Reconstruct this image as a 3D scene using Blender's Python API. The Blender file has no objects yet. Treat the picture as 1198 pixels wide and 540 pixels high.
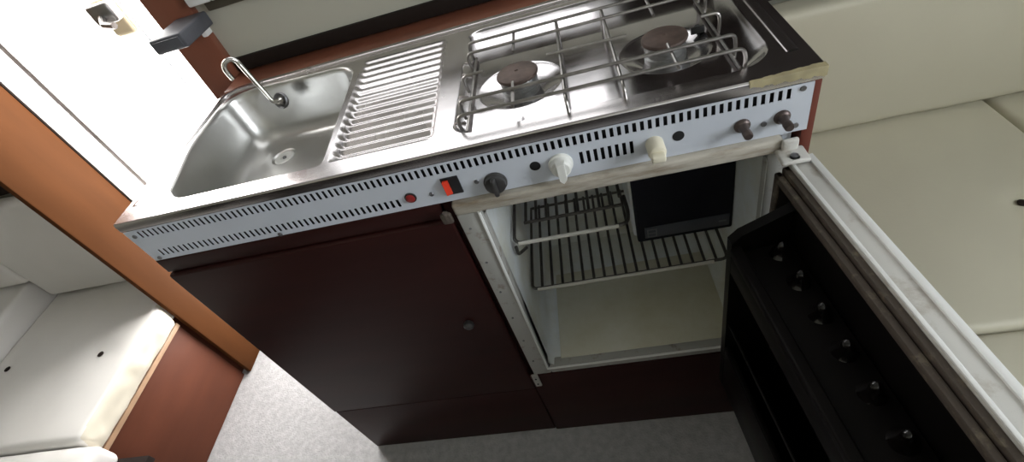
import bpy, bmesh, math, random
from mathutils import Vector, Matrix, noise
random.seed(7)
SC = bpy.context.scene
COL = SC.collection
PI = math.pi
Z0 = 0.8908            # counter height above the floor; shapes below are drawn with z = 0 at the counter

# ------------------------------------------------------------------ camera
cam_d = bpy.data.cameras.new('camera')
cam_d.sensor_fit = 'HORIZONTAL'
cam_d.sensor_width = 36.0
cam_d.lens = 568.96 / 1198.0 * 36.0
cam_d.clip_start = 0.01
cam = bpy.data.objects.new('camera', cam_d)
COL.objects.link(cam)
Rw = ((0.96448821, 0.00915823, -0.26396708), (-0.17841681, -0.71432712, -0.6766862), (-0.19475609, 0.69975202, -0.6873261))
m = Matrix.Identity(4)
for i in range(3):
    m[i][0] = Rw[0][i]
    m[i][1] = -Rw[1][i]
    m[i][2] = -Rw[2][i]
m[0][3], m[1][3], m[2][3] = 0.7315, -0.5215, 0.3438 + Z0
cam.matrix_world = m
SC.camera = cam

# ------------------------------------------------------------------ light and exposure
DOOR_E, WIN_E, FILL_E, END_E = 11.0, 2.3, 0.5, 21.0
world = bpy.data.worlds.new('world')
SC.world = world
world.use_nodes = True
world.node_tree.nodes['Background'].inputs[0].default_value = (0.75, 0.85, 1.0, 1)
world.node_tree.nodes['Background'].inputs[1].default_value = 1.0
SC.view_settings.view_transform = 'Standard'
SC.view_settings.look = 'None'
SC.view_settings.gamma = 1.0
SC.view_settings.use_curve_mapping = False
SC.view_settings.exposure = 0.0


# ------------------------------------------------------------------ materials
def mat(name, col, rough=0.5, metal=0.0, noise_scale=None, noise_amt=0.12, bump=0.0, bump_scale=None, emit=None, emit_s=0, stretch=None, spec=None, rough_var=0.0):
    M = bpy.data.materials.new(name)
    M.use_nodes = True
    nt = M.node_tree
    b = nt.nodes['Principled BSDF']
    b.inputs['Base Color'].default_value = (*col, 1)
    b.inputs['Roughness'].default_value = rough
    b.inputs['Metallic'].default_value = metal
    if spec is not None:
        b.inputs['Specular IOR Level'].default_value = spec
    if emit:
        b.inputs['Emission Color'].default_value = (*emit, 1)
        b.inputs['Emission Strength'].default_value = emit_s
    tc = nt.nodes.new('ShaderNodeTexCoord')
    mp = nt.nodes.new('ShaderNodeMapping')
    nt.links.new(tc.outputs['Object'], mp.inputs[0])
    if stretch:
        mp.inputs['Scale'].default_value = stretch
    if noise_scale:
        n = nt.nodes.new('ShaderNodeTexNoise')
        n.inputs['Scale'].default_value = noise_scale
        n.inputs['Detail'].default_value = 5
        nt.links.new(mp.outputs[0], n.inputs[0])
        cr = nt.nodes.new('ShaderNodeValToRGB')
        cr.color_ramp.elements[0].position = 0.3
        cr.color_ramp.elements[1].position = 0.7
        cr.color_ramp.elements[0].color = (*[c * (1 - noise_amt) for c in col], 1)
        cr.color_ramp.elements[1].color = (*[min(1, c * (1 + noise_amt)) for c in col], 1)
        nt.links.new(n.outputs['Fac'], cr.inputs[0])
        nt.links.new(cr.outputs[0], b.inputs['Base Color'])
        if rough_var:
            mr = nt.nodes.new('ShaderNodeMapRange')
            mr.inputs['From Min'].default_value = 0.3
            mr.inputs['From Max'].default_value = 0.7
            mr.inputs['To Min'].default_value = rough - rough_var
            mr.inputs['To Max'].default_value = rough + rough_var
            nt.links.new(n.outputs['Fac'], mr.inputs['Value'])
            nt.links.new(mr.outputs[0], b.inputs['Roughness'])
    if bump:
        n2 = nt.nodes.new('ShaderNodeTexNoise')
        n2.inputs['Scale'].default_value = bump_scale or 100
        n2.inputs['Detail'].default_value = 4
        nt.links.new(mp.outputs[0], n2.inputs[0])
        bp = nt.nodes.new('ShaderNodeBump')
        bp.inputs['Strength'].default_value = bump
        bp.inputs['Distance'].default_value = 0.002
        nt.links.new(n2.outputs['Fac'], bp.inputs['Height'])
        nt.links.new(bp.outputs[0], b.inputs['Normal'])
    return M


def dirty(name, col, dirt, scale=18, thr=0.52, rough=0.45, stretch=(1, 1, 1), width=0.1):
    """paint with rust and grime patches"""
    M = mat(name, col, rough)
    nt = M.node_tree
    b = nt.nodes['Principled BSDF']
    tc = nt.nodes.new('ShaderNodeTexCoord')
    mp = nt.nodes.new('ShaderNodeMapping')
    mp.inputs['Scale'].default_value = stretch
    nt.links.new(tc.outputs['Object'], mp.inputs[0])
    n = nt.nodes.new('ShaderNodeTexNoise')
    n.inputs['Scale'].default_value = scale
    n.inputs['Detail'].default_value = 8
    n.inputs['Roughness'].default_value = 0.65
    nt.links.new(mp.outputs[0], n.inputs[0])
    cr = nt.nodes.new('ShaderNodeValToRGB')
    cr.color_ramp.elements[0].position = thr - width
    cr.color_ramp.elements[1].position = thr + width
    cr.color_ramp.elements[0].color = (*col, 1)
    cr.color_ramp.elements[1].color = (*dirt, 1)
    nt.links.new(n.outputs['Fac'], cr.inputs[0])
    nt.links.new(cr.outputs[0], b.inputs['Base Color'])
    return M


M = {}
M['steel'] = mat('brushed stainless steel', (0.58, 0.55, 0.55), 0.23, 1.0, 9, 0.12, 0.04, 40, rough_var=0.05)
M['steel_ribbed'] = mat('ribbed stainless steel', (0.58, 0.55, 0.55), 0.27, 1.0, 9, 0.10, 0.04, 40, rough_var=0.05)
M['steel_bowl'] = mat('satin stainless steel', (0.55, 0.545, 0.53), 0.32, 1.0, 6, 0.10, 0.06, 80, rough_var=0.05)
M['steel_hob'] = mat('stained stainless steel', (0.60, 0.575, 0.585), 0.15, 1.0, 11, 0.22, 0.04, 30, rough_var=0.06)
M['chrome'] = mat('worn chrome', (0.62, 0.60, 0.57), 0.16, 1.0, 40, 0.15)
M['wire'] = mat('dull wire', (0.30, 0.285, 0.27), 0.34, 1.0, 60, 0.25)
M['wire_dark'] = mat('tarnished shelf wire', (0.13, 0.12, 0.11), 0.35, 0.8, 60, 0.25)
M['wire_bright'] = mat('bright shelf wire', (0.80, 0.77, 0.70), 0.3, 0.35)
M['burner_cap'] = mat('scorched brown burner cap', (0.10, 0.068, 0.056), 0.6, 0.35, 50, 0.35, 0.2, 150)
M['burner_body'] = mat('grey cast burner body', (0.24, 0.24, 0.235), 0.45, 0.7, 60, 0.3)
M['fascia'] = mat('white enamelled steel', (0.60, 0.635, 0.70), 0.38, 0, 14, 0.04)
M['black'] = mat('black plastic', (0.012, 0.012, 0.013), 0.4, 0, 20, 0.3)
M['cavity'] = mat('black cavity', (0.006, 0.006, 0.007), 0.8, 0, 20, 0.2)
M['knob_white'] = mat('white knob plastic', (0.80, 0.80, 0.76), 0.4, 0, 30, 0.05)
M['knob_cream'] = mat('cream knob plastic', (0.78, 0.73, 0.58), 0.4, 0, 30, 0.07)
M['knob_dark'] = mat('dark grey knob plastic', (0.045, 0.043, 0.042), 0.4, 0, 60, 0.3)
M['spindle'] = mat('brown metal spindle', (0.11, 0.085, 0.078), 0.4, 0.7, 60, 0.3)
M['red'] = mat('red switch plastic', (0.75, 0.05, 0.02), 0.35, 0, 20, 0.05)
M['red_dark'] = mat('dark red button plastic', (0.28, 0.018, 0.016), 0.3, 0, 20, 0.1)
M['screw'] = mat('dull screw steel', (0.22, 0.22, 0.23), 0.4, 0.9, 90, 0.2)
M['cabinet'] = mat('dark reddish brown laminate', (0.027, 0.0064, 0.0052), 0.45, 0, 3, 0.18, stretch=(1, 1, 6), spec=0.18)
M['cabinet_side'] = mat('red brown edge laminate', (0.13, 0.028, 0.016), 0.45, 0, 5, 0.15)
M['wood_orange'] = mat('orange brown wood', (0.088, 0.032, 0.0105), 0.65, 0, 5, 0.14, stretch=(3, 3, 0.6), spec=0.05)
M['wood_red'] = mat('red brown wood', (0.22, 0.075, 0.043), 0.38, 0, 5, 0.16, stretch=(2, 2, 0.6))
M['wood_box'] = mat('brown bench plywood', (0.118, 0.036, 0.018), 0.55, 0, 5, 0.12, stretch=(1, 1, 3), spec=0.2)
M['wood_dark'] = mat('dark brown wood', (0.020, 0.014, 0.012), 0.6, 0, 5, 0.2, spec=0.12)
M['olive_tone'] = mat('olive brown tone', (0.085, 0.075, 0.052), 0.6, 0, 5, 0.2)
M['trim_pale'] = mat('pale plywood edge', (0.48, 0.30, 0.18), 0.5, 0, 20, 0.15)
M['wall'] = mat('cream wall board', (0.50, 0.49, 0.41), 0.6, 0, 4, 0.03)
M['ceiling'] = mat('white ceiling board', (0.40, 0.40, 0.37), 0.7, 0, 4, 0.03)
M['cushion_white'] = mat('white vinyl', (0.78, 0.755, 0.725), 0.45, 0, 5, 0.04, 0.1, 30)
M['cushion_side'] = mat('cream vinyl side', (0.70, 0.645, 0.53), 0.5, 0, 8, 0.06)
M['cushion_beige'] = mat('beige vinyl', (0.54, 0.51, 0.395), 0.55, 0, 3, 0.05, 0.1, 120)
M['carpet'] = mat('grey carpet', (0.42, 0.415, 0.42), 0.95, 0, 60, 0.14, 0.9, 220)
M['door_white'] = mat('white door aluminium', (0.85, 0.85, 0.84), 0.4, 0, 10, 0.03)
M['gasket_grey'] = mat('grey door seal', (0.50, 0.46, 0.46), 0.6, 0, 20, 0.1)
M['pane'] = mat('daylit frosted door pane', (0.9, 0.9, 0.9), 0.3, emit=(1.0, 0.985, 0.96), emit_s=DOOR_E)
M['window_pane'] = mat('daylit window pane', (0.9, 0.9, 0.9), 0.2, emit=(0.98, 0.99, 1.0), emit_s=WIN_E)
M['end_pane'] = mat('daylit end window pane', (0.9, 0.9, 0.9), 0.2, emit=(0.90, 0.95, 1.0), emit_s=END_E)
M['side_pane'] = mat('fill light window pane', (0.9, 0.9, 0.9), 0.2, emit=(0.94, 0.97, 1.0), emit_s=FILL_E)
M['box_grey'] = mat('dark grey plastic box', (0.085, 0.087, 0.10), 0.5, 0, 30, 0.12)
M['latch'] = mat('grey latch metal', (0.30, 0.29, 0.28), 0.35, 0.8, 40, 0.15)
M['latch_cream'] = mat('cream latch plate', (0.85, 0.72, 0.48), 0.45, 0, 20, 0.05)
M['tape'] = mat('yellowed tape', (0.36, 0.31, 0.18), 0.6, 0, 40, 0.2)
M['frame'] = dirty('grimy white fridge frame', (0.38, 0.375, 0.35), (0.16, 0.11, 0.07), 40, 0.66, 0.45, (1.0, 1, 1), 0.09)
M['frame_top'] = dirty('rusty white fridge frame', (0.47, 0.435, 0.37), (0.20, 0.15, 0.095), 30, 0.57, 0.55, (0.4, 1, 2.2), 0.13)
M['liner'] = dirty('off white fridge liner', (0.80, 0.84, 0.86), (0.62, 0.60, 0.46), 5, 0.56, 0.32, (1, 1, 1), 0.15)
M['liner_floor'] = dirty('stained fridge floor', (0.74, 0.73, 0.64), (0.60, 0.57, 0.42), 7, 0.5, 0.28, (1, 1, 1), 0.2)
M['freezer_black'] = mat('black freezer flap', (0.005, 0.0055, 0.009), 0.5, 0, 20, 0.2, spec=0.2)
M['freezer_band'] = mat('dark grey freezer band', (0.060, 0.064, 0.074), 0.4, 0, 20, 0.1)
M['freezer_mark'] = mat('grey freezer badge', (0.14, 0.145, 0.15), 0.4, 0, 20, 0.1)
M['door_alu'] = dirty('worn aluminium door edge', (0.60, 0.585, 0.55), (0.36, 0.31, 0.25), 26, 0.60, 0.42, (1, 1, 1), 0.1)
M['door_rib'] = mat('pale door edge bead', (0.78, 0.78, 0.76), 0.35, 0, 20, 0.05)
M['gasket'] = dirty('grimy brown door gasket', (0.075, 0.058, 0.046), (0.17, 0.14, 0.10), 70, 0.62, 0.6, (1, 1, 1), 0.08)
M['door_black'] = mat('black door liner', (0.004, 0.0032, 0.003), 0.38, 0, 12, 0.3, spec=0.15)
M['door_gloss'] = mat('glossy black egg cup', (0.004, 0.0032, 0.003), 0.10, 0, 12, 0.3)
M['rail'] = mat('black shelf rail', (0.0045, 0.0035, 0.0033), 0.5, 0, 20, 0.2, spec=0.10)
M['drain_white'] = mat('pale drain fitting', (0.72, 0.72, 0.70), 0.35, 0.3, 40, 0.1)


# ------------------------------------------------------------------ builders
def tag(o, label=None, cat=None, group=None, kind=None):
    if label: o['label'] = label
    if cat: o['category'] = cat
    if group: o['group'] = group
    if kind: o['kind'] = kind
    return o


def thing(name, loc, label, cat, group=None):
    o = bpy.data.objects.new(name, None)
    o.empty_display_size = 0.05
    COL.objects.link(o)
    o.location = (loc[0], loc[1], loc[2] + Z0)
    tag(o, label, cat, group)
    return o


def world_loc(o):
    v = Vector((0, 0, 0))
    while o:
        v = v + o.location
        o = o.parent
    return v


class MB:
    def __init__(s):
        s.bm = bmesh.new()
        s.fl = s.bm.faces.layers.int.new('flat')

    def box(s, x0, x1, y0, y1, z0, z1, bev=0.0, seg=2):
        t = bmesh.new()
        bmesh.ops.create_cube(t, size=1)
        for v in t.verts:
            v.co = Vector(((x0 + x1) / 2 + v.co.x * (x1 - x0), (y0 + y1) / 2 + v.co.y * (y1 - y0), (z0 + z1) / 2 + v.co.z * (z1 - z0)))
        if bev > 0:
            bmesh.ops.bevel(t, geom=t.edges[:], offset=bev, segments=seg, affect='EDGES', profile=0.5)
        s.merge(t)
        return s

    def merge(s, t, mtx=None, flat=False):
        mp = {}
        for v in t.verts:
            mp[v] = s.bm.verts.new(mtx @ v.co if mtx else v.co)
        for f in t.faces:
            try:
                nf = s.bm.faces.new([mp[v] for v in f.verts])
                nf[s.fl] = 1 if flat else 0
            except ValueError:
                pass
        t.free()

    def rings(s, rings, close=True, cap0=False, cap1=False, smooth=True):
        vs = [[s.bm.verts.new(p) for p in r] for r in rings]
        n = len(vs[0])
        for a, b in zip(vs, vs[1:]):
            for i in range(n if close else n - 1):
                j = (i + 1) % n
                f = s.bm.faces.new((a[i], a[j], b[j], b[i]))
                f.smooth = smooth
        if cap0: s.bm.faces.new(vs[0][::-1])
        if cap1: s.bm.faces.new(vs[-1])
        return vs

    def lathe(s, prof, c, axis=(0, 0, 1), n=32, cap0=True, cap1=True):
        q = Vector((0, 0, 1)).rotation_difference(Vector(axis).normalized())
        rs = []
        for r, h in prof:
            rs.append([Vector(c) + q @ Vector((r * math.cos(2 * PI * k / n), r * math.sin(2 * PI * k / n), h)) for k in range(n)])
        s.rings(rs, True, cap0, cap1)
        return s

    def tube(s, pts, r, n=8, closed=False):
        P = [Vector(p) for p in pts]
        rs = []
        up = None
        L = len(P)
        for i, p in enumerate(P):
            if closed:
                d = (P[(i + 1) % L] - P[i - 1]).normalized()
            else:
                d = (P[min(i + 1, L - 1)] - P[max(i - 1, 0)]).normalized()
            if up is None:
                up = d.orthogonal().normalized()
            up = (up - d * up.dot(d)).normalized()
            w = d.cross(up)
            rr = r[i] if isinstance(r, (list, tuple)) else r
            rs.append([p + up * rr * math.cos(2 * PI * k / n) + w * rr * math.sin(2 * PI * k / n) for k in range(n)])
        if closed:
            rs.append(rs[0])
            s.rings(rs)
        else:
            s.rings(rs, True, True, True)
        return s

    def build(s, name, material, parent=None, sharp=35, flat=False):
        bm = s.bm
        bmesh.ops.remove_doubles(bm, verts=bm.verts, dist=1e-6)
        bmesh.ops.recalc_face_normals(bm, faces=bm.faces)
        for v in bm.verts:
            v.co.z += Z0
        if parent is None:
            xs = [v.co for v in bm.verts]
            o0 = Vector(((min(c.x for c in xs) + max(c.x for c in xs)) / 2, (min(c.y for c in xs) + max(c.y for c in xs)) / 2, min(c.z for c in xs)))
        else:
            o0 = world_loc(parent)
        for v in bm.verts:
            v.co -= o0
        for f in bm.faces:
            f.smooth = f[s.fl] == 0 and not flat
        for e in bm.edges:
            if len(e.link_faces) == 2 and e.calc_face_angle(0) > math.radians(sharp):
                e.smooth = False
        me = bpy.data.meshes.new(name)
        bm.to_mesh(me)
        bm.free()
        me.materials.append(material)
        o = bpy.data.objects.new(name, me)
        COL.objects.link(o)
        if parent is None:
            o.location = o0
        else:
            o.parent = parent
        return o


def struct(name, mb, material, parent=None):
    o = mb.build(name, material, parent)
    if parent is None:
        o['kind'] = 'structure'
    return o


def bend(pts, r, n=5):
    """polyline with rounded corners"""
    P = [Vector(p) for p in pts]
    out = [P[0]]
    for i in range(1, len(P) - 1):
        a, b, c = P[i - 1], P[i], P[i + 1]
        u, w = (a - b), (c - b)
        rr = min(r, u.length * 0.49, w.length * 0.49)
        p0, p1 = b + u.normalized() * rr, b + w.normalized() * rr
        for k in range(n + 1):
            t = k / n
            out.append(p0 * (1 - t) ** 2 + b * 2 * t * (1 - t) + p1 * t * t)
    out.append(P[-1])
    return out


def rpoly(pts, rad, n=8):
    """closed convex polygon (ccw) with rounded corners, 2D"""
    L = len(pts)
    out = []
    for i in range(L):
        a, b, c = Vector(pts[i - 1]), Vector(pts[i]), Vector(pts[(i + 1) % L])
        u, w = (a - b).normalized(), (c - b).normalized()
        ang = math.acos(max(-1, min(1, u.dot(w))))
        r = max(rad[i], 1e-4)
        d = r / math.tan(ang / 2)
        ctr = b + (u + w).normalized() * (r / math.sin(ang / 2))
        p0, p1 = b + u * d, b + w * d
        a0 = math.atan2(p0.y - ctr.y, p0.x - ctr.x)
        a1 = math.atan2(p1.y - ctr.y, p1.x - ctr.x)
        while a1 < a0: a1 += 2 * PI
        for k in range(n + 1):
            t = a0 + (a1 - a0) * k / n
            out.append((ctr.x + r * math.cos(t), ctr.y + r * math.sin(t)))
    return out


def inset(pts, d):
    L = len(pts)
    out = []
    for i in range(L):
        a, b, c = Vector(pts[i - 1]), Vector(pts[i]), Vector(pts[(i + 1) % L])
        e1, e2 = (b - a).normalized(), (c - b).normalized()
        n1, n2 = Vector((-e1.y, e1.x)), Vector((-e2.y, e2.x))
        k = (n1 + n2)
        k = k / max(1e-6, k.dot(n1))
        out.append(tuple(b + k * d))
    return out


def fill(mb, loops, z):
    """planar sheet between an outer loop and hole loops"""
    t = bmesh.new()
    es = []
    for lp in loops:
        vs = [t.verts.new((p[0], p[1], z)) for p in lp]
        for i in range(len(vs)):
            es.append(t.edges.new((vs[i], vs[(i + 1) % len(vs)])))
    bmesh.ops.triangle_fill(t, use_beauty=True, use_dissolve=False, edges=es)
    for f in t.faces:
        if f.normal.z < 0: f.normal_flip()
    mb.merge(t, None, True)


def circ(cx, cy, r, n=36):
    return [(cx + r * math.cos(2 * PI * k / n), cy + r * math.sin(2 * PI * k / n)) for k in range(n)]


def cushion(name, x0, x1, y0, y1, z0, z1, material, label, cat, r=0.022, puff=0.008, wr=0.004, warp=None, group=None, seed=0, dimples=()):
    """soft block: rounded box, belly and creases"""
    t = bmesh.new()
    sx, sy, sz = x1 - x0, y1 - y0, z1 - z0
    nx, ny, nz = max(4, int(sx / 0.02)), max(4, int(sy / 0.02)), max(4, int(sz / 0.012))
    def axis(n, L):
        # extra rows near the edges so the roundover stays round
        base = [0, .15 * r, .35 * r, .65 * r, r]
        mid = [r + (L - 2 * r) * k / n for k in range(1, n)]
        return base + mid + [L - b for b in base[::-1]]
    X, Y, Zs = axis(nx, sx), axis(ny, sy), axis(nz, sz)
    vd = {}
    c = Vector(((x0 + x1) / 2, (y0 + y1) / 2, (z0 + z1) / 2))
    def vert(i, j, k):
        key = (i, j, k)
        if key in vd: return vd[key]
        p = Vector((X[i] - sx / 2, Y[j] - sy / 2, Zs[k] - sz / 2))
        q = Vector((max(-sx / 2 + r, min(sx / 2 - r, p.x)), max(-sy / 2 + r, min(sy / 2 - r, p.y)), max(-sz / 2 + r, min(sz / 2 - r, p.z))))
        d = p - q
        nrm = d.normalized() if d.length > 1e-9 else Vector((0, 0, 0))
        if d.length > 1e-9:
            p = q + nrm * r
        u, v, w = 2 * p.x / sx, 2 * p.y / sy, 2 * p.z / sz
        f = [1 - u * u, 1 - v * v, 1 - w * w]
        f = [max(0, a) ** 0.6 for a in f]
        th = min(sx, sy, sz)
        b = Vector((0, 0, 0))
        if th == sz: b.z = puff * f[0] * f[1] * (1 if w > 0 else 0.15 if w < -.99 else w)
        elif th == sy: b.y = puff * f[0] * f[2] * (1 if v > 0 else -1)
        else: b.x = puff * f[1] * f[2] * (1 if u > 0 else -1)
        wp = p + c
        nn = noise.noise(wp * 5 + Vector((seed * 7.1, 0, 0))) * wr + noise.noise(wp * 14 + Vector((0, seed * 3.3, 0))) * wr * 0.35
        p = p + b + nrm * nn + (Vector((0, 0, nn)) if th == sz and w > 0.99 else Vector((0, 0, 0)))
        p = p + c
        for dx, dy, dr, dd in dimples:
            if th == sz and w > 0.5:
                dist = math.hypot(p.x - dx, p.y - dy)
                p.z -= dd * math.exp(-(dist / dr) ** 2)
        if warp: p = warp(p)
        vd[key] = t.verts.new(p)
        return vd[key]
    a, b_, e = len(X) - 1, len(Y) - 1, len(Zs) - 1
    for i in range(a):
        for j in range(b_):
            t.faces.new((vert(i, j, 0), vert(i, j + 1, 0), vert(i + 1, j + 1, 0), vert(i + 1, j, 0)))
            t.faces.new((vert(i, j, e), vert(i + 1, j, e), vert(i + 1, j + 1, e), vert(i, j + 1, e)))
    for i in range(a):
        for k in range(e):
            t.faces.new((vert(i, 0, k), vert(i + 1, 0, k), vert(i + 1, 0, k + 1), vert(i, 0, k + 1)))
            t.faces.new((vert(i, b_, k), vert(i, b_, k + 1), vert(i + 1, b_, k + 1), vert(i + 1, b_, k)))
    for j in range(b_):
        for k in range(e):
            t.faces.new((vert(0, j, k), vert(0, j, k + 1), vert(0, j + 1, k + 1), vert(0, j + 1, k)))
            t.faces.new((vert(a, j, k), vert(a, j + 1, k), vert(a, j + 1, k + 1), vert(a, j, k + 1)))
    mb = MB()
    mb.merge(t)
    o = mb.build(name, material, sharp=80)
    tag(o, label, cat, group)
    return o


# ------------------------------------------------------------------ the setting
FL = -Z0
CE = 1.04
XL, XR, YB, YF = -1.75, 2.25, 0.50, -1.60
struct('floor', MB().box(XL - .05, XR + .05, YF - .05, YB + .05, FL - .03, FL), M['carpet'])
struct('ceiling', MB().box(XL - .05, XR + .05, YF - .05, YB + .05, CE, CE + .03), M['ceiling'])
# side wall behind the kitchen: opening for the door and for the window over the sink
DX0, DX1 = -0.63, -0.095
WX0, WX1, WZ0, WZ1 = 0.045, 0.79, 0.175, 0.62
w = MB()
w.box(XL - .05, DX0, YB, YB + .05, FL, CE)
w.box(DX0, DX1, YB, YB + .05, 0.85, CE)
w.box(DX1, WX0, YB, YB + .05, FL, CE)
w.box(WX0, WX1, YB, YB + .05, FL, WZ0)
w.box(WX0, WX1, YB, YB + .05, WZ1, CE)
w.box(WX1, XR + .05, YB, YB + .05, FL, CE)
struct('wall_back', w, M['wall'])
struct('wall_left', MB().box(XL - .05, XL, YF - .05, YB, FL, CE), M['wall'])
EY0, EY1, EZ0, EZ1 = -1.05, -0.50, 0.10, 0.88
w = MB()
w.box(XR, XR + .05, YF - .05, EY0, FL, CE)
w.box(XR, XR + .05, EY1, YB, FL, CE)
w.box(XR, XR + .05, EY0, EY1, FL, EZ0)
w.box(XR, XR + .05, EY0, EY1, EZ1, CE)
struct('wall_right', w, M['wall'])
w = MB()
SW = [(0.95, 1.95, 0.15, 0.62)]
w.box(XL, XR, YF - .05, YF, FL, 0.15)
w.box(XL, XR, YF - .05, YF, 0.62, CE)
w.box(XL, 0.95, YF - .05, YF, 0.15, 0.62)
w.box(1.95, XR, YF - .05, YF, 0.15, 0.62)
struct('wall_front', w, M['wall'])


def frame_mb(x0, x1, z0, z1, y0, y1, t, bev=0.004):
    f = MB()
    f.box(x0, x0 + t, y0, y1, z0, z1, bev)
    f.box(x1 - t, x1, y0, y1, z0, z1, bev)
    f.box(x0 + t, x1 - t, y0, y1, z0, z0 + t, bev)
    f.box(x0 + t, x1 - t, y0, y1, z1 - t, z1, bev)
    return f


struct('reflection_board', MB().box(XL + .01, XR - .01, YF, YF + .015, FL + .002, 0.10, .002), M['wood_dark'])            # unseen dark board added to darken steel reflections and floor fill
win = struct('window_1', frame_mb(0.005, 0.83, 0.148, 0.66, 0.462, 0.512, 0.05), M['door_white'])
MB().box(0.05, 0.785, 0.515, 0.522, 0.19, 0.615).build('pane', M['window_pane'], win)
for i, (a, b, c, d) in enumerate(SW):
    win = struct('window_%d' % (i + 2), frame_mb(a - .03, b + .03, c - .03, d + .03, YF - .03, YF + .015, 0.05), M['door_white'])
    MB().box(a + .015, b - .015, YF - .04, YF - .034, c + .015, d - .015).build('pane', M['side_pane'], win)  # unseen window added for soft fill light and reflections

win = struct('window_3', (lambda f: f.box(XR - .015, XR + .03, EY0 - .03, EY0 + .02, EZ0 - .03, EZ1 + .03, .003).box(XR - .015, XR + .03, EY1 - .02, EY1 + .03, EZ0 - .03, EZ1 + .03, .003).box(XR - .015, XR + .03, EY0 + .02, EY1 - .02, EZ0 - .03, EZ0 + .02, .003).box(XR - .015, XR + .03, EY0 + .02, EY1 - .02, EZ1 - .02, EZ1 + .03, .003))(MB()), M['door_white'])
MB().box(XR + .03, XR + .036, EY0 + .01, EY1 - .01, EZ0 + .01, EZ1 - .01).build('pane', M['end_pane'], win)

# entry door: frame, leaf with two frosted panes, seal and latch
dr = struct('door_1', frame_mb(DX0, DX1, FL + .002, 0.85, 0.505, 0.548, 0.006, .001), M['door_white'])
lf = MB()
lx0, lx1, lz0, lz1 = -0.505, -0.168, FL + .03, 0.815
for (a, b, c, d) in ((lx0, lx0 + .005, lz0, lz1), (lx1 - .005, lx1, lz0, lz1), (lx0 + .005, lx1 - .005, lz0, lz0 + .06), (lx0 + .005, lx1 - .005, lz1 - .05, lz1), (lx0 + .005, lx1 - .005, -.33, -.28)):
    lf.box(a, b, 0.522, 0.545, c, d, .003)
lf = lf.build('door_leaf', M['door_white'], dr)
MB().box(lx1 + .002, DX1 - .006, 0.522, 0.545, lz0, lz1, .002).build('frame_glow', M['pane'], dr)  # glow standing in for the door frame whited out by daylight
MB().box(DX0 + .006, lx0 - .016, 0.522, 0.545, lz0, lz1, .002).build('frame_glow', M['pane'], dr)  # same glow put over the frame zone left of the seal
pn = MB()
pn.box(lx0 + .005, lx1 - .005, 0.530, 0.538, lz0 + .055, -.325)
pn.build('pane', M['pane'], lf)
MB().box(lx0 + .005, lx1 - .005, 0.530, 0.538, -.285, lz1 - .045).build('pane', M['pane'], lf)
MB().box(lx0 - .016, lx0 - .002, 0.524, 0.540, lz0, lz1, .003).build('seal', M['gasket_grey'], dr)
MB().box(lx1 - .0005, lx1 + .0025, 0.516, 0.523, lz0, lz1).build('seal', M['screw'], dr)
MB().box(-0.225, -0.172, 0.505, 0.523, 0.125, 0.205, .01, 3).build('latch_plate', M['latch_cream'], lf)
l = MB().box(-0.222, -0.168, 0.482, 0.506, 0.160, 0.200, .006, 3)
l.tube([(-0.20, 0.485, 0.175), (-0.19, 0.465, 0.165), (-0.165, 0.46, 0.16)], 0.007, 10)
l.build('latch', M['latch'], lf)

# wooden trim round the kitchen
struct('trim_1', MB().box(-0.095, -0.008, 0.480, 0.5, FL + .002, CE - .002, .002), M['wood_red'])          # post beside the door
struct('trim_2', MB().box(-0.006, 1.0, 0.402, 0.4999, -0.045, -0.004, .003), M['wood_red'])                # ledge behind the sink
struct('trim_3', MB().box(-0.006, 1.02, 0.488, 0.4999, -0.003, 0.026, .002), M['wood_dark'])               # dark strip on the ledge
struct('trim_4', MB().box(1.015, 2.24, 0.470, 0.4999, -0.14, 0.14, .003), M['wood_dark'])                  # dark board over the right backrest
struct('trim_5', MB().box(-1.74, -0.640, 0.470, 0.4999, -0.14, 0.14, .003), M['wood_dark'])                # dark board over the left backrest
struct('trim_8', MB().box(0.02, 0.838, 0.488, 0.4999, 0.127, 0.1475, .003), M['olive_tone'])                # olive brown strip under the window
struct('trim_6', MB().box(0.84, 2.24, 0.488, 0.4999, 0.14, 0.70, .003), M['wood_dark'])
struct('wall_partition', MB().box(-0.556, -0.540, 0.293, 0.474, FL, CE, .003), M['wood_orange'])
struct('trim_7', MB().box(-0.558, -0.5385, 0.4742, 0.4815, FL + .001, CE - .001, .002), M['wood_dark'])    # dark edge strip

# dark grey box mounted on the post
t = thing('wall_box', (-0.015, 0.43, 0.104), 'dark grey plastic box on the brown post left of the sink', 'box')
MB().box(-0.052, 0.021, 0.372, 0.480, 0.106, 0.134, .004, 3).build('housing', M['box_grey'], t)
MB().box(-0.045, 0.014, 0.3695, 0.3735, 0.1105, 0.1295, .001).build('cover_plate', M['box_grey'], t)
MB().box(-0.004, 0.008, 0.455, 0.479, 0.092, 0.106, .003).build('mounting_clip', M['door_white'], t)

# ------------------------------------------------------------------ left bench
t = thing('bench_base', (-1.1, 0.19, FL), 'brown plywood bench box under the white seat cushion by the door', 'bench')
MB().box(-1.70, -0.562, -0.10, 0.285, FL + .001, -0.568, .002).build('panel', M['wood_box'], t)
MB().box(-0.5625, -0.5560, -0.098, 0.284, -0.583, -0.569, .001).build('edge_strip', M['trim_pale'], t)
MB().box(-1.70, -0.575, 0.285, 0.497, FL + .001, -0.57, .002).build('rear_panel', M['wood_box'], t)
t = thing('bench_base', (-1.1, -0.6, FL), 'dark bench box in the near left corner under the nearer white cushion', 'bench')
MB().box(-1.70, -0.44, -1.1, -0.125, FL + .001, -0.60, .002).build('panel', M['wood_dark'], t)
MB().box(-1.70, -0.415, -1.1, -0.103, -0.60, -0.578, .002).build('board', M['wood_dark'], t)
MB().box(-0.4155, -0.4115, -0.20, -0.16, -0.598, -0.582, .001).build('catch', M['latch'], t)


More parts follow.
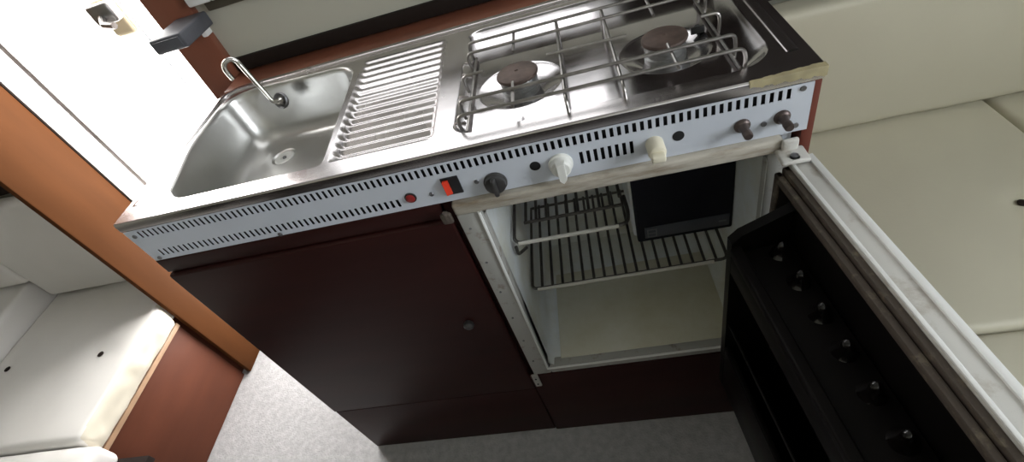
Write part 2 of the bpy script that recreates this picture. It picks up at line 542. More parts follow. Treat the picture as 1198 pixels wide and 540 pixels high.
def warpL(p):
    if p.y < 0.287 and p.x > -0.7:
        k = max(0, min(1, (p.x + 0.7) / 0.14))
        p.x += 0.020 * k
        if p.x > -0.575:
            q = 0.011 * noise.noise(Vector((p.y * 75 + p.z * 25, p.z * 18, 3.0))) * max(0, 1 - abs(p.z + 0.532) / 0.036) ** 0.5
            p.x += q
    return p


MBT = MB
seat = cushion('seat_cushion', -1.050, -0.560, -0.092, 0.462, -0.564, -0.492, M['cushion_white'],
               'white vinyl seat cushion on the brown bench box by the orange panel', 'cushion', 0.019, 0.008, 0.003, warpL, None, 1,
               ((-0.655, 0.15, 0.035, 0.008), (-0.985, 0.15, 0.035, 0.008)))
seat.data.materials.append(M['cushion_side'])
for pl in seat.data.polygons:
    if pl.normal.x > 0.6 and pl.center.x + seat.location.x > -0.60:
        pl.material_index = 1  # creamier tone on the faces turned to positive x
for bx in (-0.655, -0.985):
    b = MB()
    b.lathe([(0.0005, 0.0), (0.0075, 0.001), (0.0085, 0.003), (0.005, 0.005), (0.0005, 0.0055)], (bx, 0.15, -0.4925), n=16)
    b.build('button', M['wood_dark'], seat)
cushion('seat_cushion', -1.25, -0.484, -0.74, -0.097, -0.575, -0.500, M['cushion_white'],
        'white seat cushion in the near left corner of the picture', 'cushion', 0.020, 0.010, 0.004, None, None, 2)
cushion('backrest_cushion', -1.030, -0.562, 0.402, 0.468, -0.480, -0.140, M['cushion_white'],
        'pale backrest cushion upright behind the white seat by the door', 'cushion', 0.016, 0.006, 0.003, None, None, 3)
cushion('seat_cushion', -1.62, -1.054, -0.09, 0.462, -0.564, -0.420, M['cushion_white'],
        'thicker cream seat cushion at far left edge of the picture', 'cushion', 0.02, 0.010, 0.003, None, None, 4)
cushion('backrest_cushion', -1.62, -1.036, 0.402, 0.468, -0.408, -0.140, M['cushion_white'],
        'backrest cushion at far left edge above the thicker cream seat', 'cushion', 0.016, 0.006, 0.003, None, None, 5)

# ------------------------------------------------------------------ right bench made up as a bed
t = thing('bench_base', (1.65, 0.2, FL), 'bench box under the beige seat cushions right of the kitchen', 'bench')
MB().box(1.03, 2.20, -0.09, 0.497, FL + .001, -0.568, .002).build('panel', M['wood_box'], t)
t = thing('bench_base', (1.65, -0.45, FL), 'bench box under the nearer beige cushion beside the fridge door', 'bench')
MB().box(1.09, 2.20, -0.80, -0.115, FL + .001, -0.568, .002).build('panel', M['wood_box'], t)
s = cushion('seat_cushion', 1.035, 1.556, -0.110, 0.462, -0.564, -0.446, M['cushion_beige'],
            'beige vinyl seat cushion just right of the kitchen unit', 'cushion', 0.014, 0.004, 0.002, None, None, 6, ((1.437, 0.118, 0.03, 0.006),))
MB().lathe([(0.0005, 0.0), (0.007, 0.001), (0.008, 0.003), (0.005, 0.005), (0.0005, 0.0055)], (1.437, 0.118, -0.4465), n=16).build('button', M['wood_dark'], s)
cushion('seat_cushion', 1.558, 2.19, -0.110, 0.462, -0.564, -0.446, M['cushion_beige'],
        'beige seat cushion at the far right edge of the picture, under the backrest', 'cushion', 0.014, 0.004, 0.002, None, None, 7)
cushion('seat_cushion', 1.090, 2.19, -0.78, -0.112, -0.564, -0.448, M['cushion_beige'],
        'beige seat cushion at right edge in front of the others, beside the open fridge door', 'cushion', 0.014, 0.004, 0.002, None, None, 8)
cushion('backrest_cushion', 1.035, 2.19, 0.400, 0.466, -0.440, -0.140, M['cushion_beige'],
        'long beige backrest cushion along the wall right of the hob', 'cushion', 0.016, 0.006, 0.003, None, None, 9)

# ------------------------------------------------------------------ kitchen cabinet
cab = thing('kitchen_cabinet', (0.5, 0.2, FL), 'dark reddish brown kitchen cabinet under the sink and hob', 'cabinet')
MB().box(0.0, 0.014, 0.004, 0.40, FL + .001, -0.018, .001).build('side_panel', M['cabinet'], cab)
MB().box(0.986, 1.0, 0.0004, 0.40, FL + .001, -0.018, .001).build('side_panel', M['cabinet_side'], cab)
MB().box(0.014, 0.986, 0.388, 0.40, FL + .001, -0.018, .001).build('back_panel', M['cabinet'], cab)
MB().box(0.500, 0.514, 0.004, 0.388, FL + .001, -0.086, .001).build('divider', M['cabinet'], cab)
MB().box(0.002, 0.4995, -0.004, 0.0038, -0.114, -0.0845, .002, 3).build('rail', M['cabinet'], cab)
d = MB().box(0.001, 0.509, -0.010, 0.0035, -0.660, -0.116, .005, 4)
door = d.build('cupboard_door', M['cabinet'], cab)
k = MB()
k.lathe([(0.0085, 0), (0.010, 0.004), (0.0095, 0.009), (0.006, 0.012), (0.001, 0.0125)], (0.447, -0.010, -0.374), (0, -1, 0), 24)
k.build('knob', M['knob_dark'], door)
p = MB().box(0.001, 0.506, -0.007, 0.0035, FL + .001, -0.664, .003, 3)
p.build('plinth', M['cabinet'], cab)
MB().box(0.508, 0.986, -0.010, 0.006, FL + .001, -0.600, .003, 3).build('plinth', M['cabinet'], cab)
b = MB().box(0.499, 0.516, -0.022, -0.0135, -0.112, -0.092, .004, 3)
b.lathe([(0.005, 0), (0.005, 0.012), (0.003, 0.014)], (0.5075, -0.018, -0.104), (0, 0, 1), 16)
b.build('hinge', M['gasket'], cab)

# ------------------------------------------------------------------ fridge built into the cabinet
fr = thing('fridge', (0.75, 0.18, -0.600), 'built in fridge with its black lined door hanging open below the hob', 'fridge')
fx0, fx1, fz0, fz1 = 0.519, 0.981, -0.594, -0.084      # outer frame
ix0, ix1, iz0, iz1 = 0.558, 0.946, -0.572, -0.106      # opening
f = MB()
f.box(fx0, ix0, -0.012, 0.010, fz0, iz1, .003)
f.box(ix1, fx1, -0.006, 0.010, fz0, iz1, .003)
f.box(ix0, ix1, -0.012, 0.010, fz0, iz0 + .004, .003)
fob = f.build('frame', M['frame'], fr)
MB().box(fx0, fx1 - .02, -0.014, 0.010, iz1, -0.0845, .004, 3).build('top_frame', M['frame_top'], fr)
bd = MB()
bd.tube([(ix0 - .004, -0.013, iz1), (ix0 - .004, -0.013, iz0), (ix1, -0.013, iz0)], 0.0028, 8)
bd.build('bead', M['door_rib'], fob)
for i in range(6):
    zc = iz1 - 0.03 - i * 0.08
    MB().lathe([(0.0022, 0), (0.0022, 0.0008), (0.0012, 0.0014), (0.0002, 0.0015)], (fx0 + .012, -0.0120, zc), (0, -1, 0), 10).build('screw', M['screw'], fob)
# liner, open at the front
ln = MB()
bx0, bx1, by, bz0, bz1 = 0.5572, 0.9468, 0.325, -0.570, -0.1045
ring = lambda y, g: [(p[0], y, p[1]) for p in rpoly([(bx0 + g, bz0 + g), (bx1 - g, bz0 + g), (bx1 - g, bz1 - g), (bx0 + g, bz1 - g)], [0.02] * 4, 6)]
ln.rings([ring(-0.008, 0), ring(by - .02, 0.006), ring(by - .006, 0.010), ring(by, 0.024)], True, False, True)
ln.build('liner', M['liner'], fr)
MB().box(0.584, 0.928, 0.004, 0.300, -0.5695, -0.5655, .002).build('liner_floor', M['liner_floor'], fr)
sh = MB()
sh.box(fx0 + .002, fx1 - .002, 0.336, 0.342, fz0 + .004, fz1)
sh.box(fx0 + .002, 0.530, 0.010, 0.336, fz0 + .004, fz1)
sh.box(0.968, fx1 - .002, 0.010, 0.336, fz0 + .004, fz1)
sh.box(0.530, 0.968, 0.010, 0.336, fz0 + .004, fz0 + .012)
sh.box(0.530, 0.968, 0.010, 0.336, fz1 - .012, fz1)
sh.build('body', M['fascia'], fr)
tb = MB().box(0.513, 0.527, -0.016, -0.011, -0.640, -0.590, .002)
tb = tb.build('hinge_tab', M['frame'], fr)
for z in (-0.606, -0.628):
    MB().lathe([(0.0022, 0), (0.0022, 0.0008), (0.0003, 0.001)], (0.520, -0.016, z), (0, -1, 0), 10).build('screw', M['cavity'], tb)

# freezer compartment
fz = MB()
fz.box(0.773, 0.944, 0.112, 0.318, -0.352, -0.110, .004)
fzo = fz.build('freezer_compartment', M['liner'], fr)
MB().box(0.778, 0.944, 0.098, 0.113, -0.356, -0.108, .004, 3).build('flap', M['freezer_black'], fzo)
MB().box(0.792, 0.938, 0.0965, 0.0990, -0.346, -0.318, .001).build('flap_handle', M['freezer_band'], fzo)
bg = MB()
bg.box(0.796, 0.798, 0.0955, 0.0967, -0.343, -0.323)
bg.box(0.811, 0.813, 0.0955, 0.0967, -0.343, -0.323)
bg.box(0.798, 0.811, 0.0955, 0.0967, -0.325, -0.323)
bg.box(0.798, 0.811, 0.0955, 0.0967, -0.343, -0.341)
bg.box(0.798, 0.811, 0.0955, 0.0967, -0.334, -0.3325)
bg.build('badge', M['freezer_mark'], fzo)
MB().box(0.920, 0.932, 0.0955, 0.0967, -0.334, -0.330).build('badge', M['freezer_mark'], fzo)

# lower shelf: 18 wires, right across
sh = MB()
zs = -0.404
sh.tube(bend([(0.5635, 0.300, zs), (0.5635, 0.068, zs), (0.930, 0.068, zs), (0.930, 0.300, zs), (0.5635, 0.300, zs)], 0.012), 0.0030, 8)
for i in range(1, 18):
    x = 0.5635 + i * (0.930 - 0.5635) / 18
    sh.tube([(x, 0.070, zs + .003), (x, 0.302, zs + .003)], 0.0028, 6)
s2 = sh.build('lower_shelf', M['wire_dark'], fr)
MB().tube([(0.574, 0.0645, zs + .001), (0.905, 0.0645, zs + .001)], 0.0032, 8).build('front_bar', M['wire_bright'], s2)
# upper shelf beside the freezer box, with a raised front rail
zs = -0.256
sh = MB()
sh.tube(bend([(0.566, 0.302, zs + .01), (0.566, 0.066, zs), (0.575, 0.056, zs), (0.590, 0.056, zs)], 0.008), 0.0032, 8)
sh.tube(bend([(0.566, 0.060, zs - .012), (0.5645, 0.062, zs - .035), (0.576, 0.09, zs - .05)], 0.008), 0.0032, 8)
sh.tube([(0.584, 0.104, zs), (0.760, 0.104, zs)], 0.0030, 8)
sh.tube([(0.566, 0.298, zs), (0.766, 0.298, zs)], 0.0030, 8)
sh.tube(bend([(0.758, 0.300, zs), (0.758, 0.125, zs)], 0.01), 0.0030, 8)
sh.tube(bend([(0.764, 0.115, zs + .01), (0.767, 0.085, zs), (0.762, 0.058, zs), (0.740, 0.056, zs)], 0.014), 0.0034, 8)
for i in range(1, 10):
    x = 0.569 + i * 0.0190
    sh.tube([(x, 0.102, zs + .003), (x, 0.300, zs + .003)], 0.0028, 6)
s1 = sh.build('upper_shelf', M['wire_dark'], fr)
MB().tube([(0.574, 0.055, zs), (0.747, 0.055, zs)], 0.0036, 8).build('front_bar', M['wire_bright'], s1)

# ---- fridge door, swung a little past a right angle
HX, HY = 0.985, -0.004
DT, DBm, DL, DE = -0.107, -0.592, 0.456, -0.022


class DM(MB):
    """pieces drawn in the door's own frame: x across the thickness, -y along the door, z from the counter"""
    def seat(s, name, material, parent, lab=None):
        o = s.build(name, material, None, sharp=35)
        off = o.location - Vector((0, 0, Z0 - 0.6))
        for v in o.data.vertices: v.co += off
        o.location = (0, 0, 0)
        o.parent = parent
        if lab: o['label'] = lab
        return o


ds = DM()
ds.box(-0.026, 0.003, -DL, DE, DBm, DT, .002)
fd = ds.seat('door', M['door_alu'], fr)
fd.location = (HX - fr.location.x, HY - fr.location.y, 0)
fd.rotation_euler = (0, 0, math.radians(5.4))
g = DM()
g.box(-0.004, 0.0045, -DL, DE, DT - .001, DT + .0025, .001)
g.box(-0.0262, -0.0215, -DL, DE, DT - .001, DT + .0020, .001)
g.seat('edge_bead', M['door_rib'], fd)
g = DM()
for (a, b) in ((-0.034, -0.026), (-0.043, -0.035)):
    t_ = 0.012 if a < -0.04 else 0.010
    dz = 0.004 if a > -0.04 else 0.010
    g.box(a, b, -DL + .006, DE - .005, DT - dz - t_, DT - dz, .002)
    g.box(a, b, -DL + .006, DE - .005, DBm + dz, DBm + dz + t_, .002)
    g.box(a, b, DE - .005 - t_, DE - .005, DBm + dz, DT - dz, .002)
    g.box(a, b, -DL + .006, -DL + .006 + t_, DBm + dz, DT - dz, .002)
g.seat('gasket', M['gasket'], fd)
LI = -0.114
g = DM()
g.box(-0.040, -0.026, -DL + .016, DE - .012, DBm + .022, DT - .018, .004)
# tall end walls of the moulded liner, sloping down towards the shelf fronts
for y0, y1 in ((-0.080, -0.066), (-0.425, -0.411)):
    pr = [(-0.040, -0.135), (LI + .012, -0.160), (LI, -0.172), (LI, -0.560), (-0.040, -0.572)]
    g.rings([[(x, y0, z) for x, z in pr], [(x, y1, z) for x, z in pr]], True, True, True)
g.box(LI + .004, -0.040, -0.411, -0.080, -0.204, -0.196, .002)
g.box(LI + .004, -0.040, -0.411, -0.080, -0.566, -0.558, .002)
g.box(LI, LI + .006, -0.411, -0.080, -0.560, -0.430, .002)
g.seat('liner', M['door_black'], fd)
g = DM()
g.box(LI - .002, LI + .012, -0.412, -0.079, -0.192, -0.178, .003, 3)
g.box(LI, LI + .006, -0.411, -0.080, -0.230, -0.190, .001)
g.seat('rail', M['rail'], fd)
g = DM()
g.box(LI - .001, LI + .008, -0.411, -0.080, -0.436, -0.426, .003)
g.seat('rail', M['rail'], fd)
g = DM()
g.box(LI + .014, -0.042, -0.408, -0.082, -0.1935, -0.1880, .002)
g.seat('egg_tray', M['rail'], fd)
for i in range(7):
    g = DM()
    yc = -0.098 - i * 0.0475
    for xc, rr in ((-0.060, 0.0075),):
        g.lathe([(rr + .007, 0.0), (rr + .004, 0.004), (rr, 0.012), (rr * .8, 0.018), (rr * .4, 0.0215), (0.0004, 0.0225)], (xc, yc, -0.189), n=20, cap0=True)
    g.seat('egg_cup', M['door_gloss'], fd)
g = DM()
g.tube(bend([(LI + .004, -0.081, -0.36), (LI + .004, -0.411, -0.36)], 0.01), 0.002, 8)
g.seat('bottle_guard', M['door_black'], fd)
g = DM()
g.box(0.0032, 0.0060, -DL + .012, DE - .006, DBm + .012, DT - .012, .001)
g.seat('door_panel', M['cabinet'], fd)
# hinge plate on top of the door
hg = MB()
hg.box(0.950, 0.984, -0.042, -0.013, -0.1045, -0.098, .003, 3)
hg.lathe([(0.006, -0.006), (0.006, 0.001)], (0.967, -0.034, -0.099), n=16)
hg.box(0.957, 0.977, -0.020, -0.013, -0.100, -0.083, .003, 3)
h_ = hg.build('hinge', M['screw'], fr)
h_.data.materials[0] = M['door_alu']
MB().lathe([(0.0045, 0), (0.0045, 0.002), (0.002, 0.003), (0.0003, 0.0031)], (0.967, -0.033, -0.0975), (0, 0, 1), 14).build('screw', M['screw'], h_)

# ------------------------------------------------------------------ control panel (white fascia with vent slots)
cp = thing('control_panel', (0.5, 0.0, -0.084), 'white vented control panel along the front of the sink and hob', 'control panel')
FX0, FX1, FZ0, FZ1 = 0.004, 0.990, -0.0835, -0.0165
FY0, FY1 = -0.0035, 0.0
holes = []
pitch = 0.00945
x = 0.0275
while x < 0.970:
    holes.append((x - .0024, x + .0024, -0.0335, -0.0195))
    x += pitch
x = 0.028
while x < 0.452:
    holes.append((x - .0024, x + .0024, -0.0755, -0.0615))
    x += pitch
for i in range(8):
    x = 0.7125 + i * 0.0093
    holes.append((x - .0023, x + .0023, -0.0660, -0.0460))
P = MB()
def panel_row(z0, z1, hs):
    hs = sorted(hs)
    x = FX0
    for h in hs:
        P.box(x, h[0], FY0, FY0 + .0012, z0, z1)
        x = h[1]
    P.box(x, FX1, FY0, FY0 + .0012, z0, z1)
zl = sorted({FZ0, FZ1, *[h[2] for h in holes], *[h[3] for h in holes]})
for z0, z1 in zip(zl, zl[1:]):
    panel_row(z0, z1, [h for h in holes if h[2] <= z0 + 1e-6 and h[3] >= z1 - 1e-6])
pan = P.build('panel', M['fascia'], cp, flat=True)
MB().box(0.016, 0.984, 0.0135, 0.0150, -0.0815, -0.018).build('backing', M['cavity'], cab)
MB().box(0.016, 0.984, 0.0010, 0.0135, -0.0825, -0.0815).build('tray', M['cavity'], cab)


def disc(name, x, z, r, h, material, parent, prof=None, n=24):
    mb = MB()
    mb.lathe(prof or [(r, 0), (r, h * .6), (r * .85, h), (0.0003, h)], (x, FY0, z), (0, -1, 0), n)
    return mb.build(name, material, parent)


disc('pilot_hole', 0.650, -0.053, 0.0074, 0.0008, M['cavity'], cp)
disc('pilot_hole', 0.836, -0.053, 0.0074, 0.0008, M['cavity'], cp)
for x, z in ((0.0165, -0.0275), (0.0165, -0.0785), (0.978, -0.0225), (0.976, -0.0740), (0.938, -0.062), (0.497, -0.0640), (0.566, -0.0585), (0.240, -0.0805)):
    s_ = disc('screw', x, z, 0.0036, 0.0018, M['screw'], cp)
bt = disc('button_bezel', 0.4655, -0.0625, 0.0088, 0.0022, M['black'], cp)
MB().lathe([(0.0068, 0), (0.0068, 0.0035), (0.005, 0.0048), (0.0003, 0.005)], (0.4655, FY0, -0.0625), (0, -1, 0), 24).build('push_button', M['red_dark'], bt)
sw = MB().box(0.518, 0.5435, FY0 - .003, FY0, -0.0705, -0.0405, .001).build('rocker_switch', M['black'], cp)
r_ = MB()
r_.rings([[(0.5205, FY0 - .003, z), (0.5285, FY0 - .003, z), (0.5285, FY0 - .0048, z), (0.5205, FY0 - .0078, z)] for z in (-0.0672, -0.0440)], True, True, True)
r_.build('rocker', M['red'], sw)
# thermostat knob, dark
kb = disc('knob', 0.5910, -0.0655, 0.0155, 0.010, M['knob_dark'], cp, [(0.0165, 0), (0.0165, 0.003), (0.0150, 0.004), (0.0145, 0.009), (0.012, 0.0105), (0.0003, 0.0105)], 32)
kb['label'] = 'dark grey knob with a raised grip'
g_ = MB().box(0.5876, 0.5944, FY0 - .0195, FY0 - .009, -0.0790, -0.0500, .003, 3)
g_.build('grip', M['knob_dark'], kb)
# white gas tap knob
kb = disc('knob', 0.684, -0.0575, 0.0155, 0.014, M['knob_white'], cp, [(0.0165, 0), (0.0165, 0.0035), (0.0145, 0.005), (0.0135, 0.013), (0.011, 0.0155), (0.0003, 0.0155)], 32)
kb['label'] = 'white plastic knob'
g_ = MB()
g_.rings([[(0.684 + a * wd, FY0 - yy, -0.0575 + b) for a, b in ((-1, .0135), (1, .0135), (.9, -.013), (0, -.0185), (-.9, -.013))] for yy, wd in ((0.012, .0066), (0.0215, .0052))], True, True, True)
g_.build('grip', M['knob_white'], kb)
kb = disc('knob', 0.806, -0.0570, 0.0135, 0.014, M['knob_cream'], cp, [(0.0115, 0), (0.0115, 0.020), (0.0105, 0.023), (0.009, 0.024), (0.0003, 0.024)], 28)
kb['label'] = 'cream plastic knob'
g_ = MB().box(0.7965, 0.8145, FY0 - .034, FY0 - .022, -0.0635, -0.0525, .003, 3)
g_.build('grip', M['knob_cream'], kb)
for x, z, dx in ((0.9125, -0.0575, 0.002), (0.9585, -0.0570, 0.0)):
    sp = MB()
    sp.lathe([(0.0098, 0), (0.0098, 0.002), (0.0085, 0.004), (0.0066, 0.005), (0.0050, 0.010), (0.0046, 0.014), (0.0055, 0.015), (0.0055, 0.023), (0.0045, 0.0245), (0.0003, 0.0245)], (x, FY0, z), (0.03, -1, -0.03), 20)
    so = sp.build('gas_spindle', M['spindle'], cp)

# ------------------------------------------------------------------ stainless sink and hob top
st = thing('sink_hob_top', (0.5, 0.2, -0.02), 'stainless steel top with sink bowl, ribbed drainer and two burner hob', 'sink')
OUT = [(0.0, 0.0), (1.0, 0.0), (1.0, 0.402), (0.0, 0.402)]
out_r = [0.003, 0.003, 0.055, 0.055]
bowl = [(0.088, 0.030), (0.352, 0.030), (0.322, 0.362), (0.030, 0.372), (0.026, 0.235)]
bowl = [(0.075, 0.031), (0.350, 0.031), (0.322, 0.358), (0.028, 0.372), (0.030, 0.200)]
bowl_r = [0.050, 0.012, 0.060, 0.060, 0.30]
dra = [(0.356, 0.034), (0.520, 0.034), (0.506, 0.352), (0.336, 0.352)]
dra_r = [0.006, 0.012, 0.012, 0.006]
hob = [(0.546, 0.028), (0.963, 0.028), (0.963, 0.356), (0.546, 0.356)]
hob_r = [0.030, 0.052, 0.052, 0.030]
sheet = MB()
fill(sheet, [rpoly(OUT, out_r), rpoly(bowl, bowl_r), rpoly(dra, dra_r, 4), rpoly(hob, hob_r)], 0.0)
O_ = rpoly(OUT, out_r)
O2 = rpoly(inset(OUT, -0.0025), [r + .0025 for r in out_r])
sheet.rings([[(x, y, 0.0) for x, y in O_], [(x, y, -0.0012) for x, y in rpoly(inset(OUT, -0.0018), [r + .0018 for r in out_r])], [(x, y, -0.004) for x, y in O2], [(x, y, -0.0155) for x, y in O2], [(x, y, -0.0160) for x, y in O_]])
sheet.build('sheet', M['steel'], st, sharp=50)
# raised bead round left, back and right
bp = bend([(0.0165, 0.038, 0.0), (0.0165, 0.385, 0.0), (0.9815, 0.385, 0.0), (0.9815, 0.045, 0.0)], 0.045, 10)
bmx = MB()
rs = []
for i, p in enumerate(bp):
    d_ = (bp[min(i + 1, len(bp) - 1)] - bp[max(0, i - 1)]).normalized()
    w_ = Vector((-d_.y, d_.x, 0))
    k_ = 0.25 if i in (0, len(bp) - 1) else 1.0
    rs.append([p + w_ * (0.0075 * math.cos(PI * a / 8)) + Vector((0, 0, 0.0045 * k_ * math.sin(PI * a / 8) - .0002)) for a in range(9)])
bmx.rings(rs, False)
bmx.build('bead', M['steel'], st)
# bowl
bw = MB()
def bring(d, z):
    rr = [max(0.012, r - d * 0.5) for r in bowl_r]
    rr[4] = max(0.05, 0.30 - d)
    return [(x, y, z) for x, y in rpoly(inset(bowl, d), rr)]
bw.rings([bring(0, 0), bring(0.002, -0.0010), bring(0.0035, -0.004), bring(0.0045, -0.012), bring(0.012, -0.055), bring(0.018, -0.078), bring(0.026, -0.092), bring(0.038, -0.1005), bring(0.055, -0.104)])
DC = (0.128, 0.262)
fill(bw, [[(p[0], p[1]) for p in bring(0.055, -0.104)], circ(DC[0], DC[1], 0.026, 28)], -0.104)
bw.rings([[(x, y, -0.104) for x, y in circ(DC[0], DC[1], 0.026, 28)], [(x, y, -0.107) for x, y in circ(DC[0], DC[1], 0.0235, 28)], [(x, y, -0.110) for x, y in circ(DC[0], DC[1], 0.012, 28)]])
bo = bw.build('bowl', M['steel_bowl'], st, sharp=60)
dn = MB()
dn.lathe([(0.021, 0), (0.021, 0.002), (0.018, 0.0034), (0.013, 0.0022), (0.0085, 0.0022), (0.0080, 0.0012), (0.0004, 0.0012)], (DC[0], DC[1], -0.1085), n=28)
dn = dn.build('drain', M['drain_white'], st)
MB().lathe([(0.0042, 0), (0.0042, 0.002), (0.0025, 0.0034), (0.0003, 0.0035)], (DC[0], DC[1], -0.1075), n=14).build('drain_screw', M['screw'], dn)
# drainer ridges
dr_ = MB()
NU, NV, NR = 60, 15 * 12, 15
dp = [Vector(p) for p in dra]
grid = []
for j in range(NV + 1):
    v = j / NV
    row = []
    for i in range(NU + 1):
        u = i / NU
        p = (dp[0] * (1 - u) + dp[1] * u) * (1 - v) + (dp[3] * (1 - u) + dp[2] * u) * v
        e = min(1, min(u, 1 - u) / 0.07)
        e = e * e * (3 - 2 * e)
        k_ = min(1, max(0, (v - 0.3) / 0.35))
        z = -(0.0046 - 0.0022 * k_) * e * ((0.5 - 0.5 * math.cos(2 * PI * NR * v)) * k_ + (1 - k_) * (lambda q: q * q * (3 - 2 * q) * 0.25 + q * 0.75)(1 - abs(2 * ((NR * v) % 1) - 1))) - e * min(1, v / 0.04) * (0.0005 + 0.0095 * min(1, (1 - v) / 0.55))
        row.append(dr_.bm.verts.new((p.x, p.y, z)))
    grid.append(row)
for j in range(NV):
    for i in range(NU):
        dr_.bm.faces.new((grid[j][i], grid[j][i + 1], grid[j + 1][i + 1], grid[j + 1][i]))
dr_.build('drainer', M['steel_ribbed'], st, sharp=80)
# hob well with two dished burner seats
hb = MB()
B1, B2 = (0.640, 0.150), (0.852, 0.146)
hring = lambda d, z: [(x, y, z) for x, y in rpoly(inset(hob, d), [r - d * 0.6 for r in hob_r])]
hflat = lambda z: [(x, y, z) for x, y in rpoly([(0.560, 0.042), (0.941, 0.042), (0.941, 0.252), (0.560, 0.252)], [0.022, 0.040, 0.030, 0.022])]
hb.rings([hring(0, 0), hring(0.002, -0.001), hring(0.004, -0.0035), hflat(-0.0135)])
fill(hb, [[(p[0], p[1]) for p in hflat(0)], circ(*B1, 0.066), circ(*B2, 0.064)], -0.0135)
for b in (B1, B2):
    hb.rings([[(x, y, z) for x, y in circ(b[0], b[1], r)] for r, z in ((0.066 if b is B1 else 0.064, -0.0135), (0.064 if b is B1 else 0.062, -0.0139), (0.060 if b is B1 else 0.058, -0.0155), (0.046, -0.0215), (0.036, -0.0245), (0.028, -0.0250), (0.010, -0.0250))], True, False, True)
hb.build('hob_well', M['steel_hob'], st, sharp=60)
for b in (B1, B2):
    bb = MB()
    bb.lathe([(0.029, -0.0250), (0.029, -0.017), (0.0265, -0.0155), (0.0265, -0.010), (0.0285, -0.0085), (0.0285, -0.003), (0.0265, 0.0005), (0.020, 0.001)], (b[0], b[1], 0), n=36)
    bo_ = bb.build('burner', M['burner_body'], st)
    cpb = MB()
    cpb.lathe([(0.0265, 0.0005), (0.0310, 0.0015), (0.0318, 0.0040), (0.0308, 0.0066), (0.0270, 0.0080), (0.0100, 0.0090), (0.0028, 0.0090), (0.0022, 0.0078), (0.0003, 0.0078)], (b[0], b[1], 0), n=40)
    cpb.build('burner_cap', M['burner_cap'], bo_)
ig = MB()
ig.tube([(0.905, 0.175, -0.013), (0.902, 0.172, -0.004)], 0.004, 10)
ig.box(0.893, 0.912, 0.168, 0.173, -0.0135, -0.004, .001)
ig.build('igniter', M['black'], st)
# fold down tap in the corner of the bowl
tp = MB()
TB = Vector((0.157, 0.315, -0.014))
tp.lathe([(0.0090, 0), (0.0090, 0.004), (0.0078, 0.007), (0.0065, 0.010), (0.0055, 0.013), (0.0003, 0.013)], TB + Vector((0.002, 0.006, -0.004)), (-0.15, -0.9, 0.4), 24)
tap = tp.build('tap', M['chrome'], st)
s_ = MB()
s_.lathe([(0.0155, 0), (0.0160, 0.004), (0.0145, 0.0065), (0.0120, 0.0045), (0.0100, 0.002)], TB + Vector((0.002, 0.006, -0.004)), (-0.15, -0.9, 0.4), 24)
s_.build('escutcheon', M['screw'], tap)
sp = MB()
pts = [TB + Vector((0.0, -0.004, 0.002)), TB + Vector((-0.004, -0.012, 0.008)), Vector((0.146, 0.306, 0.020)), Vector((0.134, 0.312, 0.066)), Vector((0.131, 0.314, 0.076)),
       Vector((0.126, 0.311, 0.083)), Vector((0.118, 0.306, 0.084)), Vector((0.111, 0.302, 0.078)), Vector((0.109, 0.301, 0.068)), Vector((0.110, 0.302, 0.052))]
sm = []
for i in range(len(pts) - 1):
    p0, p1, p2, p3 = pts[max(0, i - 1)], pts[i], pts[i + 1], pts[min(len(pts) - 1, i + 2)]
    for k in range(6):
        t_ = k / 6
        sm.append(0.5 * ((2 * p1) + (p2 - p0) * t_ + (2 * p0 - 5 * p1 + 4 * p2 - p3) * t_ ** 2 + (3 * p1 - p0 - 3 * p2 + p3) * t_ ** 3))
sm.append(pts[-1])
sp.tube(sm, 0.0044, 14)
sp.build('spout', M['chrome'], tap)
# torn strip of old tape on the front edge
tpm = MB()
rs = []
for i in range(25):
    x = 0.918 + i * 0.0836 / 24
    wv = 0.0006 * math.sin(i * 1.3) + 0.0004 * math.sin(i * 2.9)
    y1 = 0.0005 + 0.006 * (i / 24) + wv
    rs.append([(x, y1, 0.0006), (x, -0.0032, 0.0008), (x, -0.0040, -0.0012), (x, -0.0040, -0.007 - 0.004 * (i / 24) + 2 * wv)])
tpm.rings(rs, False)
tpm.build('edge_tape', M['tape'], st)

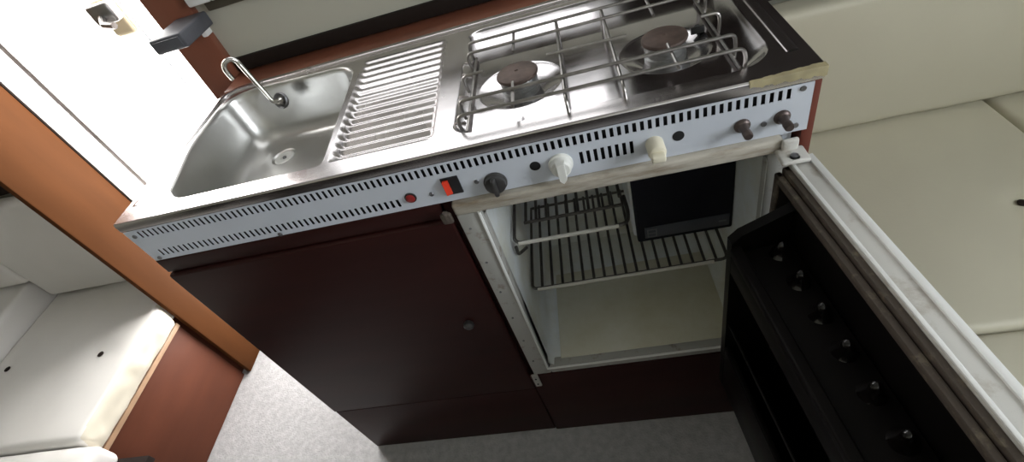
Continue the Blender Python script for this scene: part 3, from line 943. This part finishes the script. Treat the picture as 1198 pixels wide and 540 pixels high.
# ------------------------------------------------------------------ wire pan support standing in the hob well
ps = thing('pan_support', (0.74, 0.15, -0.0135), 'wire pan support standing over the two burners', 'pan support')
ZG, RW = 0.0195, 0.0024
XA, XB = 0.561, 0.925
YW = (0.262, 0.224, 0.081, 0.043)
for k, (ya, yb) in enumerate(((YW[0], YW[1]), (YW[2], YW[3]))):
    # each pair is one bent loop whose ends turn down as feet
    lp = MB()
    lp.tube(bend([(XA, ya, -0.010), (XA - .002, ya, 0.006), (XA, ya, ZG), (XB, ya, ZG), (XB + .002, ya, 0.006), (XB, ya - .004, -0.0105)], 0.008), RW, 8)
    lp.tube(bend([(XA + .002, yb, -0.0100), (XA - .002, yb, 0.004), (XA + .001, yb, ZG), (XB - .001, yb, ZG), (XB + .003, yb, 0.006), (XB + .001, yb, -0.0105)], 0.008), RW, 8)
    lp.build('wire_loop', M['wire'], ps)
md = MB()
md.tube(bend([(XA, 0.152, -0.008), (XA - .002, 0.152, 0.004), (XA, 0.152, ZG), (0.592, 0.152, ZG)], 0.007), RW, 8)
md.build('middle_wire', M['wire'], ps)
md = MB()
md.tube([(0.688, 0.152, ZG), (0.802, 0.150, ZG)], RW, 8)
md.build('middle_wire', M['wire'], ps)
md = MB()
md.tube(bend([(0.902, 0.150, ZG), (XB, 0.150, ZG), (XB + .002, 0.150, 0.004), (XB, 0.150, -0.0105)], 0.007), RW, 8)
md.build('middle_wire', M['wire'], ps)
for x in (0.707, 0.779):
    MB().tube(bend([(x, 0.278, -0.011), (x, 0.272, ZG - .0035), (x, 0.026, ZG - .0035), (x + .001, 0.022, -0.0085)], 0.01), RW, 8).build('cross_wire', M['wire'], ps)
for x in (0.637, 0.848):
    MB().tube([(x, 0.266, ZG - .0035), (x, 0.198, ZG - .0035)], RW, 8).build('cross_wire', M['wire'], ps)
    MB().tube([(x, 0.104, ZG - .0035), (x, 0.039, ZG - .0035)], RW, 8).build('cross_wire', M['wire'], ps)
for x in (XA + .0045, XB - .0025):
    zb = -0.0085
    MB().tube([(x, 0.262 if x < 0.7 else 0.268, zb), (x, 0.044, zb)], RW, 8).build('base_wire', M['wire'], ps)
